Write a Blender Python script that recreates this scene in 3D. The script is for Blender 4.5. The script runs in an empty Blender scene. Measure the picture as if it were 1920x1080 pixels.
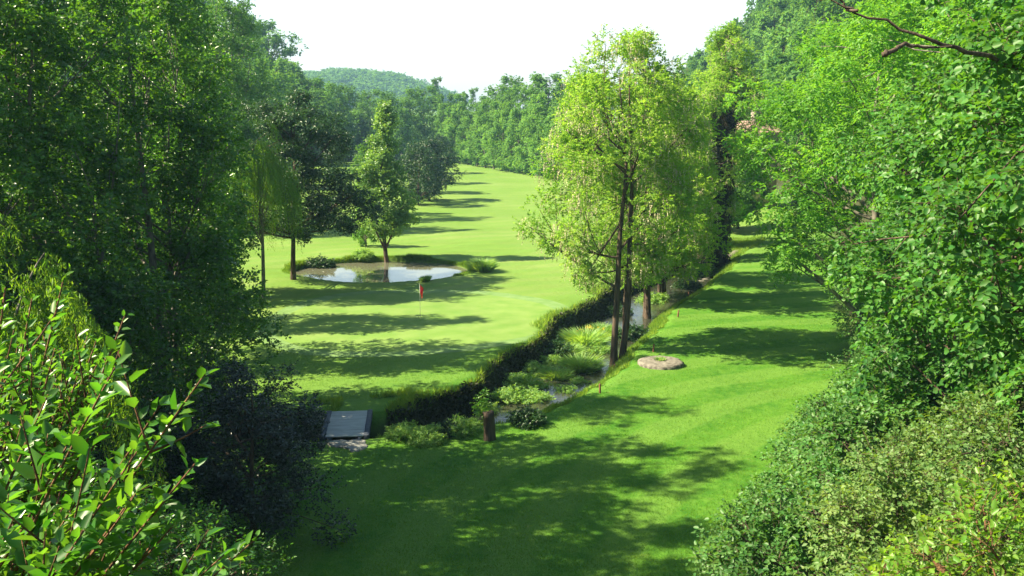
import bpy, math, random
import numpy as np
from mathutils import Vector
R_ = math.radians
scene = bpy.context.scene
COL = scene.collection

# ------------------------------------------------------------------ camera, light, exposure
CAM_H, FPX = 12.0, 1867.0
PITCH = math.atan(340 / FPX)
cam_d = bpy.data.cameras.new("camera")
cam_d.sensor_width = 36; cam_d.lens = 36 * FPX / 1920
cam_d.clip_start = 0.1; cam_d.clip_end = 4000
cam = bpy.data.objects.new("camera", cam_d); COL.objects.link(cam)
cam.location = (0, 0, CAM_H); cam.rotation_euler = (math.pi / 2 - PITCH, 0, 0)
scene.camera = cam

SUN_EL, SUN_AZ = 44.0, 266.0          # compass style: 0 = +Y, 90 = +X
w = bpy.data.worlds.new("World"); scene.world = w; w.use_nodes = True
nt = w.node_tree; nt.nodes.clear()
sky = nt.nodes.new("ShaderNodeTexSky"); sky.sky_type = 'NISHITA'; sky.sun_disc = False
sky.sun_elevation = R_(SUN_EL); sky.sun_rotation = R_(SUN_AZ)
sky.air_density = 1.5; sky.dust_density = 1.2; sky.ozone_density = 1.0; sky.altitude = 100
bg = nt.nodes.new("ShaderNodeBackground"); bg.inputs[1].default_value = 0.05
wo = nt.nodes.new("ShaderNodeOutputWorld")
nt.links.new(sky.outputs[0], bg.inputs[0])
# bright summer mist low in the sky, all round the horizon
tcw = nt.nodes.new("ShaderNodeTexCoord"); sxw = nt.nodes.new("ShaderNodeSeparateXYZ"); nt.links.new(tcw.outputs['Generated'], sxw.inputs[0])
mrw = nt.nodes.new("ShaderNodeMapRange"); mrw.interpolation_type = 'SMOOTHSTEP'; nt.links.new(sxw.outputs[2], mrw.inputs[0])
mrw.inputs[1].default_value = .08; mrw.inputs[2].default_value = .42; mrw.inputs[3].default_value = .24; mrw.inputs[4].default_value = 0
bg2 = nt.nodes.new("ShaderNodeBackground"); bg2.inputs[0].default_value = (.72, .88, 1, 1); nt.links.new(mrw.outputs[0], bg2.inputs[1])
adw = nt.nodes.new("ShaderNodeAddShader"); nt.links.new(bg.outputs[0], adw.inputs[0]); nt.links.new(bg2.outputs[0], adw.inputs[1]); nt.links.new(adw.outputs[0], wo.inputs[0])

sd = bpy.data.lights.new("sun", 'SUN'); sd.energy = 5.0; sd.angle = R_(0.5); sd.color = (1.0, 0.87, 0.62)
sun = bpy.data.objects.new("sun", sd); COL.objects.link(sun)
az, el = R_(SUN_AZ), R_(SUN_EL)
sv = Vector((math.sin(az) * math.cos(el), math.cos(az) * math.cos(el), math.sin(el)))
sun.rotation_euler = sv.to_track_quat('Z', 'Y').to_euler(); sun.location = sv * 100

vs = scene.view_settings
vs.view_transform = 'Standard'; vs.look = 'None'; vs.gamma = 1; vs.exposure = 1.72
scene.render.engine = 'CYCLES'
cy = scene.cycles
cy.max_bounces = 5; cy.diffuse_bounces = 3; cy.glossy_bounces = 2; cy.transmission_bounces = 3
cy.transparent_max_bounces = 4; cy.volume_bounces = 0
cy.use_denoising = True; cy.caustics_reflective = False; cy.caustics_refractive = False
cy.sample_clamp_indirect = 6

# ------------------------------------------------------------------ small helpers
def pix(px, py, z=0.0):
    """point of the ground plane z seen at a photograph pixel"""
    x = (px - 960) / FPX; y = (540 - py) / FPX
    c, s = math.cos(PITCH), math.sin(PITCH)
    dy, dz = c + y * s, -s + y * c
    t = (z - CAM_H) / dz
    return x * t, dy * t

def unit(a):
    return a / np.maximum(np.linalg.norm(a, axis=-1, keepdims=True), 1e-9)

def sstep(a, b, x):
    t = np.clip((x - a) / (b - a), 0, 1)
    return t * t * (3 - 2 * t)

class MB:
    """collects vertices and faces (n-gons of one size per block), then becomes one mesh"""
    def __init__(s): s.v = []; s.f = []; s.n = 0; s.a = []
    def add(s, v, f, a=None):
        v = np.asarray(v, float).reshape(-1, 3)
        s.f.append(np.asarray(f, np.int64) + s.n); s.v.append(v); s.n += len(v)
        s.a.append(np.zeros(len(v)) if a is None else np.asarray(a, float))
    def mesh(s, name, mats, smooth=False, attr=None):
        me = bpy.data.meshes.new(name)
        v = np.concatenate(s.v)
        me.vertices.add(len(v)); me.vertices.foreach_set("co", v.ravel().astype(np.float32))
        li = np.concatenate([f.ravel() for f in s.f])
        sz = np.concatenate([np.full(len(f), f.shape[1]) for f in s.f])
        me.loops.add(len(li)); me.loops.foreach_set("vertex_index", li.astype(np.int32))
        st = np.concatenate([[0], np.cumsum(sz)[:-1]])
        me.polygons.add(len(sz)); me.polygons.foreach_set("loop_start", st.astype(np.int32))
        if smooth: me.polygons.foreach_set("use_smooth", np.ones(len(sz), bool))
        at = me.attributes.new(attr or "tint", 'FLOAT', 'POINT')
        at.data.foreach_set("value", np.concatenate(s.a).astype(np.float32))
        for m in (mats if isinstance(mats, (list, tuple)) else [mats]): me.materials.append(m)
        me.update(calc_edges=True)
        return me

def tube(mb, pts, rad, sides=7, cap=True, a=0.5):
    pts = np.asarray(pts, float); rad = np.asarray(rad, float); n = len(pts)
    tg = np.gradient(pts, axis=0); tg = unit(tg)
    ref = np.array([1.0, 0, 0]) if abs(tg[0][2]) > 0.7 else np.array([0, 0, 1.0])
    u = unit(np.cross(tg, ref)); v = np.cross(tg, u)
    th = np.arange(sides) / sides * 2 * np.pi
    ring = pts[:, None] + rad[:, None, None] * (np.cos(th)[None, :, None] * u[:, None] + np.sin(th)[None, :, None] * v[:, None])
    i = np.arange(n - 1)[:, None] * sides; j = np.arange(sides)[None]; k = (j + 1) % sides
    f = np.stack([i + j, i + k, i + sides + k, i + sides + j], -1).reshape(-1, 4)
    mb.add(ring.reshape(-1, 3), f, np.full(n * sides, a))
    if cap:
        b = (n - 1) * sides
        mb.f.append((np.arange(sides)[None] + b + mb.n - n * sides)); 

def bez(a, b, c, n=7):
    t = np.linspace(0, 1, n)[:, None]
    return (1 - t) ** 2 * a + 2 * t * (1 - t) * b + t * t * c

def leaves(mb, P, D, N, L, W, tint, shape='diamond'):
    """P,D,N (n,3); L,W,tint (n,). a folded leaf blade each"""
    N = unit(N - D * np.sum(N * D, -1, keepdims=True)); S = np.cross(D, N)
    L = L[:, None]; W = W[:, None]
    if shape == 'diamond':
        fold = N * W * 0.22
        V = np.stack([P, P + D * L * .45 + S * W * .5 + fold, P + D * L - N * L * .08, P + D * L * .45 - S * W * .5 + fold], 1)
        o = np.arange(len(P))[:, None] * 4
        F = np.concatenate([o + [0, 1, 2], o + [0, 2, 3]])
    else:
        fold = N * W * 0.16
        V = np.stack([P, P + D * L * .25 + S * W * .46 + fold, P + D * L * .62 + S * W * .40 + fold * .8, P + D * L - N * L * .14,
                      P + D * L * .62 - S * W * .40 + fold * .8, P + D * L * .25 - S * W * .46 + fold], 1)
        o = np.arange(len(P))[:, None] * 6
        F = np.concatenate([o + [0, 1, 2, 3], o + [0, 3, 4, 5]])
    mb.add(V.reshape(-1, 3), F, np.repeat(tint, V.shape[1]))

def sprays(rng, mb, C, R, ns, k, slen, L, W, droop=.3, up=.5, shell=.45, shape='diamond', twig=None, out=1.0, tmean=None):
    C = np.asarray(C, float); R = np.asarray(R, float)
    if R.ndim == 1: R = np.stack([R, R, R * .8], -1)
    n = len(C) * ns; ci = np.repeat(np.arange(len(C)), ns)
    u = unit(rng.normal(size=(n, 3)))
    O = C[ci] + u * R[ci] * (shell + (1 - shell) * rng.random((n, 1)) ** .6) * .85
    D = unit(u * out + rng.normal(size=(n, 3)) * .5 + np.array([0, 0, -droop]))
    ln = slen * (.6 + .8 * rng.random(n))
    j = (np.arange(k) + .5) / k
    P = O[:, None] + D[:, None] * (ln[:, None] * j)[..., None]
    P[..., 2] -= droop * (ln[:, None] * j ** 2) * .5
    S = unit(np.cross(D, np.array([0, 0, 1.0]) + rng.normal(size=(n, 3)) * .2))
    sg = np.where(np.arange(k) % 2 == 0, 1.0, -1.0)
    LD = unit(D[:, None] * .6 + S[:, None] * sg[None, :, None] * .9 + rng.normal(size=(n, k, 3)) * .35 + np.array([0, 0, -droop * .6]))
    N = np.array([0, 0, 1.0]) * up + u[:, None] * .45 + rng.normal(size=(n, k, 3)) * .45
    sz = (.65 + .6 * rng.random((n, k)))
    ct = rng.random(len(C))[ci] if tmean is None else np.asarray(tmean)[ci]
    tint = np.clip(.55 * ct[:, None] + .25 * rng.random((n, 1)) + .3 * rng.random((n, k)) - .05, 0, 1)
    m = n * k
    leaves(mb, P.reshape(m, 3), LD.reshape(m, 3), N.reshape(m, 3), (L * sz).ravel(), (W * sz).ravel(), tint.ravel(), shape)
    if twig is not None:
        e = O + D * ln[:, None]; e[:, 2] -= droop * ln * .5
        s0 = O - D * ln[:, None] * .3
        sd_ = unit(np.cross(D, [0.3, 0.2, 1.0])); s2 = np.cross(D, sd_); r = .003 + .005 * slen
        V = np.stack([s0 + sd_ * r, s0 - sd_ * r * .5 + s2 * r, s0 - sd_ * r * .5 - s2 * r, e], 1)
        o = np.arange(n)[:, None] * 4
        twig.add(V.reshape(-1, 3), np.concatenate([o + [0, 1, 3], o + [1, 2, 3], o + [2, 0, 3]]), np.full(n * 4, .5))

# ------------------------------------------------------------------ materials
def nodes(name):
    m = bpy.data.materials.new(name); m.use_nodes = True
    t = m.node_tree; t.nodes.clear()
    return m, t, (lambda typ, **kw: _mk(t, typ, kw))
def _mk(t, typ, kw):
    n = t.nodes.new(typ)
    for k, v in kw.items(): setattr(n, k, v)
    return n
def rgb(c): return (c[0], c[1], c[2], 1)

def leaf_mat(name, dark, light, trans=.4, rough=.42, spec=.5, tcol=None, clump=.6):
    m, t, N = nodes(name); L = t.links.new
    at = N("ShaderNodeAttribute"); at.attribute_name = "tint"
    tc = N("ShaderNodeTexCoord"); no = N("ShaderNodeTexNoise"); no.inputs['Scale'].default_value = clump; no.inputs['Detail'].default_value = 2
    L(tc.outputs['Object'], no.inputs['Vector'])
    oi = N("ShaderNodeObjectInfo")
    a1 = N("ShaderNodeMath", operation='MULTIPLY_ADD'); L(no.outputs['Fac'], a1.inputs[0]); a1.inputs[1].default_value = .7; L(at.outputs['Fac'], a1.inputs[2])
    a2 = N("ShaderNodeMath", operation='MULTIPLY_ADD'); L(oi.outputs['Random'], a2.inputs[0]); a2.inputs[1].default_value = .3; L(a1.outputs[0], a2.inputs[2])
    a3 = N("ShaderNodeMath", operation='SUBTRACT', use_clamp=True); L(a2.outputs[0], a3.inputs[0]); a3.inputs[1].default_value = .5
    mx = N("ShaderNodeMix", data_type='RGBA'); L(a3.outputs[0], mx.inputs[0]); mx.inputs[6].default_value = rgb(dark); mx.inputs[7].default_value = rgb(light)
    n2 = N("ShaderNodeTexNoise"); n2.inputs['Scale'].default_value = clump * 9; n2.inputs['Detail'].default_value = 3; L(tc.outputs['Object'], n2.inputs['Vector'])
    hr = N("ShaderNodeMapRange"); L(n2.outputs['Fac'], hr.inputs[0]); hr.inputs[1].default_value = .3; hr.inputs[2].default_value = .7; hr.inputs[3].default_value = .515; hr.inputs[4].default_value = .47
    hs = N("ShaderNodeHueSaturation"); L(hr.outputs[0], hs.inputs['Hue']); L(mx.outputs[2], hs.inputs['Color']); mx = hs
    p = N("ShaderNodeBsdfPrincipled"); L(mx.outputs[0], p.inputs['Base Color']); p.inputs['Roughness'].default_value = rough
    p.inputs['Specular IOR Level'].default_value = spec
    tr = N("ShaderNodeBsdfTranslucent")
    tm = N("ShaderNodeMix", data_type='RGBA', blend_type='MULTIPLY'); tm.inputs[0].default_value = 1
    L(mx.outputs[0], tm.inputs[6]); tm.inputs[7].default_value = rgb(tcol or (1.9, 1.7, .5)); L(tm.outputs[2], tr.inputs[0])
    ms = N("ShaderNodeMixShader"); ms.inputs[0].default_value = trans; L(p.outputs[0], ms.inputs[1]); L(tr.outputs[0], ms.inputs[2])
    o = N("ShaderNodeOutputMaterial"); L(ms.outputs[0], o.inputs[0])
    return m

def rough_mat(name, c1, c2, scale=8, stretch=(1, 1, .15), rough=.9, bump=.6, detail=5, c3=None, bscale=None):
    m, t, N = nodes(name); L = t.links.new
    tc = N("ShaderNodeTexCoord"); mp = N("ShaderNodeMapping"); mp.inputs['Scale'].default_value = stretch; L(tc.outputs['Object'], mp.inputs[0])
    no = N("ShaderNodeTexNoise"); no.inputs['Scale'].default_value = scale; no.inputs['Detail'].default_value = detail; L(mp.outputs[0], no.inputs['Vector'])
    cr = N("ShaderNodeValToRGB"); L(no.outputs['Fac'], cr.inputs[0])
    cr.color_ramp.elements[0].position = .32; cr.color_ramp.elements[0].color = rgb(c1)
    cr.color_ramp.elements[1].position = .68; cr.color_ramp.elements[1].color = rgb(c2)
    if c3: e = cr.color_ramp.elements.new(.5); e.color = rgb(c3)
    p = N("ShaderNodeBsdfPrincipled"); L(cr.outputs[0], p.inputs['Base Color']); p.inputs['Roughness'].default_value = rough
    p.inputs['Specular IOR Level'].default_value = .25
    b = N("ShaderNodeBump"); b.inputs['Strength'].default_value = bump; b.inputs['Distance'].default_value = .03
    n2 = N("ShaderNodeTexNoise"); n2.inputs['Scale'].default_value = bscale or scale * 2.5; n2.inputs['Detail'].default_value = 6; L(mp.outputs[0], n2.inputs['Vector'])
    L(n2.outputs['Fac'], b.inputs['Height']); L(b.outputs[0], p.inputs['Normal'])
    o = N("ShaderNodeOutputMaterial"); L(p.outputs[0], o.inputs[0])
    return m

M = {}
M['bark'] = rough_mat("bark_brown", (.035, .025, .018), (.15, .11, .08), 9)
M['bark_grey'] = rough_mat("bark_grey", (.07, .065, .055), (.24, .22, .18), 7, (1, 1, .4))
M['bark_red'] = rough_mat("bark_reddish", (.05, .028, .02), (.20, .13, .09), 10)
M['twig'] = rough_mat("twig_brown", (.10, .05, .03), (.22, .12, .06), 20, (1, 1, 1))
M['stone'] = rough_mat("stone_weathered", (.09, .085, .07), (.24, .225, .19), 5, (1, 1, 1), .9, .8, 8, (.18, .165, .14))
M['stone2'] = rough_mat("stone_grey", (.14, .14, .13), (.32, .33, .31), 4, (1, 1, 1), .9, .8, 8)
M['plank'] = rough_mat("plank_grey", (.26, .28, .29), (.48, .51, .53), 4, (.4, 6, 6), .8, .5, 8)
M['beam'] = rough_mat("beam_blue_grey", (.03, .04, .06), (.08, .10, .14), 5, (.3, 3, 3), .7, .4)
M['stake'] = rough_mat("stake_red", (.14, .06, .04), (.26, .12, .07), 14, (1, 1, .5), .7, .3)
M['poplar'] = leaf_mat("leaf_poplar", (.026, .10, .014), (.10, .27, .028), .48, .30, .6)
M['poplar2'] = leaf_mat("leaf_mid_green", (.06, .16, .024), (.15, .32, .05), .42, .38, .6)
M['far'] = leaf_mat("leaf_far_wood", (.05, .15, .034), (.13, .30, .06), .36, .7, .1, clump=.35)
M['farpale'] = leaf_mat("leaf_far_pale", (.085, .22, .05), (.18, .38, .09), .38, .7, .1, clump=.35)
M['silver'] = leaf_mat("leaf_silver_green", (.09, .21, .05), (.23, .42, .13), .42, .4, .6)
M['dark'] = leaf_mat("leaf_dark", (.013, .045, .014), (.038, .11, .028), .28, .4, .4)
M['laurel'] = leaf_mat("leaf_blackish", (.010, .024, .016), (.032, .062, .042), .12, .3, .6, (1.2, 1.3, .7))
M['locust'] = leaf_mat("leaf_locust", (.16, .34, .04), (.34, .52, .10), .58, .55, .2, (1.3, 1.35, .5))
M['blossom'] = leaf_mat("blossom_cream", (.46, .42, .27), (.74, .68, .48), .3, .7, .1, (1, 1, .9))
M['ash'] = leaf_mat("leaf_ash", (.06, .20, .022), (.16, .40, .05), .5, .45, .35)
M['linden'] = leaf_mat("leaf_linden", (.028, .115, .022), (.10, .30, .045), .42, .45, .35)
M['dogwood'] = leaf_mat("leaf_dogwood", (.035, .12, .026), (.115, .29, .06), .38, .45, .35)
M['pale'] = leaf_mat("leaf_pale_shrub", (.07, .17, .035), (.19, .32, .09), .4, .5, .4)
M['lime'] = leaf_mat("leaf_lime", (.08, .22, .02), (.19, .37, .045), .5, .42, .5)
M['plum'] = leaf_mat("leaf_plum", (.03, .125, .020), (.10, .28, .038), .48, .33, .5)
M['willow'] = leaf_mat("leaf_willow", (.07, .18, .02), (.18, .36, .04), .52, .45, .3)
M['reed'] = leaf_mat("leaf_waterside", (.12, .28, .06), (.28, .47, .15), .45, .45, .4)
M['ivy'] = leaf_mat("leaf_bank", (.022, .030, .012), (.060, .080, .025), .2, .5, .3)
M['grass'] = leaf_mat("blade_grass", (.11, .25, .025), (.25, .40, .07), .45, .5, .3)
M['turfblade'] = leaf_mat("blade_turf", (.050, .185, .012), (.135, .30, .032), .42, .6, .2, clump=.5)
M['yellow'] = leaf_mat("petal_yellow", (.6, .42, .02), (.75, .6, .04), .3, .6, .2, (1, 1, .6))
M['red'] = leaf_mat("flag_red", (.62, .05, .02), (.72, .08, .03), .35, .6, .2, (1, .8, .6))
def plain(name, c, rough=.5, metal=0):
    m, t, N = nodes(name); p = N("ShaderNodeBsdfPrincipled"); p.inputs['Base Color'].default_value = rgb(c)
    p.inputs['Roughness'].default_value = rough; p.inputs['Metallic'].default_value = metal
    no = N("ShaderNodeTexNoise"); no.inputs['Scale'].default_value = 30
    mr = N("ShaderNodeMapRange"); mr.inputs[3].default_value = rough * .8; mr.inputs[4].default_value = min(1, rough * 1.2)
    t.links.new(no.outputs['Fac'], mr.inputs[0]); t.links.new(mr.outputs[0], p.inputs['Roughness'])
    o = N("ShaderNodeOutputMaterial"); t.links.new(p.outputs[0], o.inputs[0]); return m
M['pole'] = plain("pole_white", (.7, .7, .62), .4)
M['roof'] = rough_mat("roof_tile", (.30, .18, .13), (.46, .33, .26), 6, (1, 1, 1), .85, .4)
M['render'] = rough_mat("wall_render", (.36, .31, .25), (.50, .44, .36), 2, (1, 1, 1), .9, .2)
M['glass'] = plain("window_dark", (.02, .025, .03), .1)

# ------------------------------------------------------------------ tags
def tag(o, label, cat, group=None, kind=None):
    if label: o['label'] = label
    if cat: o['category'] = cat
    if group: o['group'] = group
    if kind: o['kind'] = kind
    return o
def link(name, me, parent=None):
    o = bpy.data.objects.new(name, me); COL.objects.link(o)
    if parent: o.parent = parent
    return o
def place(name, label, cat, loc, parts, rz=0., sc=1., group=None, tilt=(0, 0)):
    e = bpy.data.objects.new(name, None); COL.objects.link(e); e.empty_display_size = .3
    e.location = loc; e.rotation_euler = (tilt[0], tilt[1], rz)
    e.scale = (sc, sc, sc) if np.isscalar(sc) else sc
    tag(e, label, cat, group)
    for pn, me in parts: link(pn, me, e)
    return e

# ------------------------------------------------------------------ terrain
SC = np.array([(-60, 34), (-20, 36), (-8, 36.3), (-6, 36.5), (-3.4, 37.8), (-1.4, 39.6), (.3, 42), (1.9, 46.5), (3.3, 50.5), (5, 55.5), (6.8, 60.5), (9.5, 67), (14, 77), (18.6, 88),
               (23, 104), (28, 140), (36, 200)], float)
_t = np.linspace(0, 1, 60)
SP = np.concatenate([SC[i] + (SC[i + 1] - SC[i]) * _t[:-1, None] for i in range(len(SC) - 1)])
for _ in range(14): SP[1:-1] = (SP[:-2] + SP[1:-1] * 2 + SP[2:]) / 4
ST = unit(np.gradient(SP, axis=0))
EY = np.array([0, 12, 20, 25.5, 28.4, 32.5, 40, 45, 56, 75, 97, 150, 250, 600]); EX = np.array([1.0, 2.2, 3.9, 6.2, 7.9, 10.6, 14.2, 15.9, 19, 25, 31, 37, 40, 95])
PC, PA, PB = (-9.9, 73.8), 6.5, 5.2
def wob(x, y, s=1.0):
    return (np.sin(x * .9 * s + 1.3) * np.cos(y * .7 * s + .4) + .5 * np.sin(x * 2.1 * s + y * 1.7 * s) + .3 * np.sin(x * 4.3 * s - y * 3.1 * s + 2))
def H(x, y):
    x = np.atleast_1d(np.asarray(x, float)); y = np.atleast_1d(np.asarray(y, float))
    z = .10 * wob(x, y, .18) * sstep(30, 60, y) + .02 * wob(x, y, .7)
    # slope the photographer stands on
    near = 10.3 - .52 * np.maximum(y, -6)
    z = np.maximum(z, near) + 0 * x
    # right hillside
    ex = np.interp(y, EY, EX)
    d = np.maximum(x - ex + .6 * wob(x, y, .3), 0)
    z = z + np.minimum((.62 + .5 * sstep(110, 180, y)) * d * sstep(0, 3, d) * sstep(-10, 24, y), 62 + 6 * wob(x, y, .03)) * (1 - sstep(380, 600, y) * .8)
    # left rise and far left hill
    lx = -(x + np.interp(y, [0, 60, 100, 200, 400, 900], [22, 26, 36, 42, 62, 120]))
    z = z + np.minimum(.30 * np.maximum(lx, 0) * sstep(0, 10, lx) * (1 + sstep(140, 260, y) * 2.4), 36) * (1 - sstep(380, 560, y) * .85)
    # far ridge
    z = z + 22 * np.exp(-((x + 112) / 58.) ** 2 - ((y - 900) / 130.) ** 2) + 20 * np.exp(-((x + 215) / 80.) ** 2 - ((y - 950) / 150.) ** 2)
    z = z + 6 * sstep(500, 1100, y)
    # the stream
    mk = (y > 25) & (y < 205) & (x < 45)
    if mk.any():
        xs, ys = x[mk], y[mk]; dz = np.zeros(len(xs))
        for a in range(0, len(xs), 20000):
            q = np.stack([xs[a:a + 20000], ys[a:a + 20000]], -1)
            dd = ((q[:, None] - SP[None, ::3]) ** 2).sum(-1); i = dd.argmin(1) * 3
            dist = np.sqrt(dd.min(1)); r = q - SP[i]
            side = ST[i, 0] * r[:, 1] - ST[i, 1] * r[:, 0]          # >0 : left bank (towards the green)
            prog = sstep(-6, 2, SP[i, 0])
            hw = .75 + .75 * prog + .25 * np.sin(i * .05)
            wid = np.where(side > 0, .75 + .35 * prog, .8 + 1.6 * prog) + .15 * wob(q[:, 0], q[:, 1], 1.5)
            dz[a:a + 20000] = -1.45 * (1 - sstep(0, 1, (dist - hw) / wid)) * (1 - .8 * sstep(74, 88, SP[i, 1]))
        z[mk] += dz * sstep(200, 150, ys) if False else dz
    # the pond
    e = np.sqrt(((x - PC[0]) / PA) ** 2 + ((y - PC[1]) / PB) ** 2 + .02 * wob(x, y, .8))
    z = z - 1.2 * (1 - sstep(.96, 1.06, e))
    return z
def H1(x, y): return float(H(x, y)[0])
def onground(px, py):
    x, y = pix(px, py)
    for _ in range(4): x, y = pix(px, py, H1(x, y))
    return x, y, H1(x, y)

def axis(lo, fa, fb, hi, st, g=1.09):
    a = list(np.arange(fa, fb, st)); s = st; v = a[-1]
    while v < hi: s *= g; v += s; a.append(v)
    s = st; v = a[0]; b = []
    while v > lo: s *= g; v -= s; b.append(v)
    return np.array(b[::-1] + a)
gx = axis(-420, -20, 26, 420, .22); gy = axis(-60, 24, 92, 1150, .25)
GX, GY = np.meshgrid(gx, gy)
GZ = H(GX.ravel(), GY.ravel())
X, Y = GX.ravel(), GY.ravel()
# what the ground is covered with (0 mown grass .. 1 woodland floor / bare bank earth)
ex = np.interp(Y, EY, EX)
wild = sstep(-.6, .8, X - ex + .5 * wob(X, Y, .5))
wild = np.maximum(wild, sstep(21, 19, Y))
wild = np.maximum(wild, sstep(0, 3, -(X + np.interp(Y, [0, 20, 30, 60, 100, 200, 400, 900], [2, 5, 10, 19, 40, 60, 80, 140]))))
rr_mask = sstep(232, 236, Y + 2.0 * (X + 15))
bank = sstep(-.28, -.6, GZ) * (Y > 24) * (Y < 205) * (np.abs(GZ) < 3)
xs_ = np.interp(Y, SP[:, 1], SP[:, 0])
bank = np.where((Y > 39) & (X > xs_), sstep(-.8, -1.15, GZ) * (np.abs(GZ) < 3), bank)
wild = np.maximum(wild, bank)
mb = MB(); nx = len(gx); i = (np.arange(len(gy) - 1)[:, None] * nx + np.arange(nx - 1)[None]).ravel()
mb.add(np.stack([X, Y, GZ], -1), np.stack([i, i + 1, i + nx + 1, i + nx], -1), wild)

def ground_mat():
    m, t, N = nodes("ground_grass"); L = t.links.new
    tc = N("ShaderNodeTexCoord"); pos = tc.outputs['Object']
    def noise(scale, detail=4, st=(1, 1, 1), rough=.55):
        mp = N("ShaderNodeMapping"); mp.inputs['Scale'].default_value = st; L(pos, mp.inputs[0])
        n = N("ShaderNodeTexNoise"); n.inputs['Scale'].default_value = scale; n.inputs['Detail'].default_value = detail; n.inputs['Roughness'].default_value = rough
        L(mp.outputs[0], n.inputs['Vector']); return n.outputs['Fac']
    def ramp(f, a, b, ca=None, cb=None):
        r = N("ShaderNodeMapRange", interpolation_type='SMOOTHSTEP'); L(f, r.inputs[0]); r.inputs[1].default_value = a; r.inputs[2].default_value = b; return r.outputs[0]
    def mix(f, a, b, bt='MIX'):
        x = N("ShaderNodeMix", data_type='RGBA', blend_type=bt)
        if isinstance(f, float): x.inputs[0].default_value = f
        else: L(f, x.inputs[0])
        for k, c in ((6, a), (7, b)):
            if isinstance(c, tuple): x.inputs[k].default_value = rgb(c)
            else: L(c, x.inputs[k])
        return x.outputs[2]
    sx = N("ShaderNodeSeparateXYZ"); L(pos, sx.inputs[0])
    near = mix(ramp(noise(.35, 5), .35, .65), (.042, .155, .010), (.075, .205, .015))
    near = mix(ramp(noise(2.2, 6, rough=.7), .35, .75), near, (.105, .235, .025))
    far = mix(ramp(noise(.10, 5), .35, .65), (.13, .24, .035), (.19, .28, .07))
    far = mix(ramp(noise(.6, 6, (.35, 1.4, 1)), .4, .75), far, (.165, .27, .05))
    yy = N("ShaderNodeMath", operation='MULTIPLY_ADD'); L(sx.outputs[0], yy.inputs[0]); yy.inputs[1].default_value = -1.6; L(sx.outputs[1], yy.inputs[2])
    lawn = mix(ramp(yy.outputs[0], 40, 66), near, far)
    # mowing stripes
    wv = N("ShaderNodeTexWave", wave_type='RINGS', rings_direction='Z'); mp = N("ShaderNodeMapping"); mp.inputs['Location'].default_value = (-26, -18, 0); L(pos, mp.inputs[0]); L(mp.outputs[0], wv.inputs[0])
    wv.inputs['Scale'].default_value = .11; wv.inputs['Distortion'].default_value = 1.6; wv.inputs['Detail'].default_value = 3; wv.inputs['Detail Scale'].default_value = 1.2
    s = N("ShaderNodeMath", operation='MULTIPLY'); L(ramp(wv.outputs['Fac'], .3, .7), s.inputs[0]); s.inputs[1].default_value = .55
    lawn = mix(s.outputs[0], lawn, (.135, .26, .04))
    # dry patches and small tufts
    dr = N("ShaderNodeMath", operation='MULTIPLY'); L(ramp(noise(.8, 6, rough=.7), .60, .78), dr.inputs[0]); dr.inputs[1].default_value = .6
    lawn = mix(dr.outputs[0], lawn, (.21, .24, .07))
    fine = noise(26, 3, (1, 1, 1), .7)
    lawn = mix(.55, lawn, mix(ramp(fine, .25, .75), (.42, .5, .4), (1.35, 1.28, 1.2)), 'MULTIPLY')
    floor = mix(ramp(noise(1.3, 7), .35, .65), (.022, .030, .010), (.050, .060, .022))
    floor = mix(ramp(noise(6, 4), .55, .7), floor, (.07, .055, .035))
    at = N("ShaderNodeAttribute"); at.attribute_name = "cover"
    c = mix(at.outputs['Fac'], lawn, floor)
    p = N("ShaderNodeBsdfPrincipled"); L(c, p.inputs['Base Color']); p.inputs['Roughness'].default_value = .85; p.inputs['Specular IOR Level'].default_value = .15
    b = N("ShaderNodeBump"); b.inputs['Strength'].default_value = .7; b.inputs['Distance'].default_value = .05
    hb = N("ShaderNodeMath", operation='MULTIPLY_ADD'); L(noise(2.5, 5), hb.inputs[0]); hb.inputs[1].default_value = 1.4; L(noise(30, 3), hb.inputs[2])
    L(hb.outputs[0], b.inputs['Height']); L(b.outputs[0], p.inputs['Normal'])
    o = N("ShaderNodeOutputMaterial"); L(p.outputs[0], o.inputs[0])
    return m
M['ground'] = ground_mat()
tag(link("ground", mb.mesh("ground", M['ground'], True, attr="cover")), None, None, kind="structure")

def turf_mat(name, a, b, scale):
    return rough_mat(name, a, b, scale, (1, 1, 1), .85, .25, 6, None, 30)
# putting green and its collar, thin sheets following the lawn
GC = (-5.4, 56.3); GA, GB = 7.9, 8.4
def sheet(name, fr0, fr1, lift, mat, nr=30, na=120):
    r = np.linspace(fr0, fr1, nr); a = np.linspace(0, 2 * np.pi, na, endpoint=False)
    rr, aa = np.meshgrid(r, a, indexing='ij')
    k = 1 + .035 * np.sin(2 * aa + .6) + .03 * np.sin(3 * aa + 2)
    x = GC[0] + GA * rr * np.cos(aa) * k; y = GC[1] + GB * rr * np.sin(aa) * k
    z = H(x.ravel(), y.ravel()) + lift
    mb = MB(); i = np.arange(nr - 1)[:, None] * na; j = np.arange(na)[None]; kk = (j + 1) % na
    mb.add(np.stack([x.ravel(), y.ravel(), z], -1), np.stack([i + j, i + na + j, i + na + kk, i + kk], -1).reshape(-1, 4))
    return tag(link(name, mb.mesh(name, mat, True)), None, None, kind="structure")
M['green'] = turf_mat("turf_green", (.12, .23, .035), (.17, .265, .06), .8)
M['collar'] = turf_mat("turf_collar", (.11, .21, .05), (.16, .26, .09), 1.2)
sheet("green_collar", 1.0, 1.13, .012, M['collar'], 6)
sheet("putting_green", 0.001, 1.0, .016, M['green'])

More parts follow.
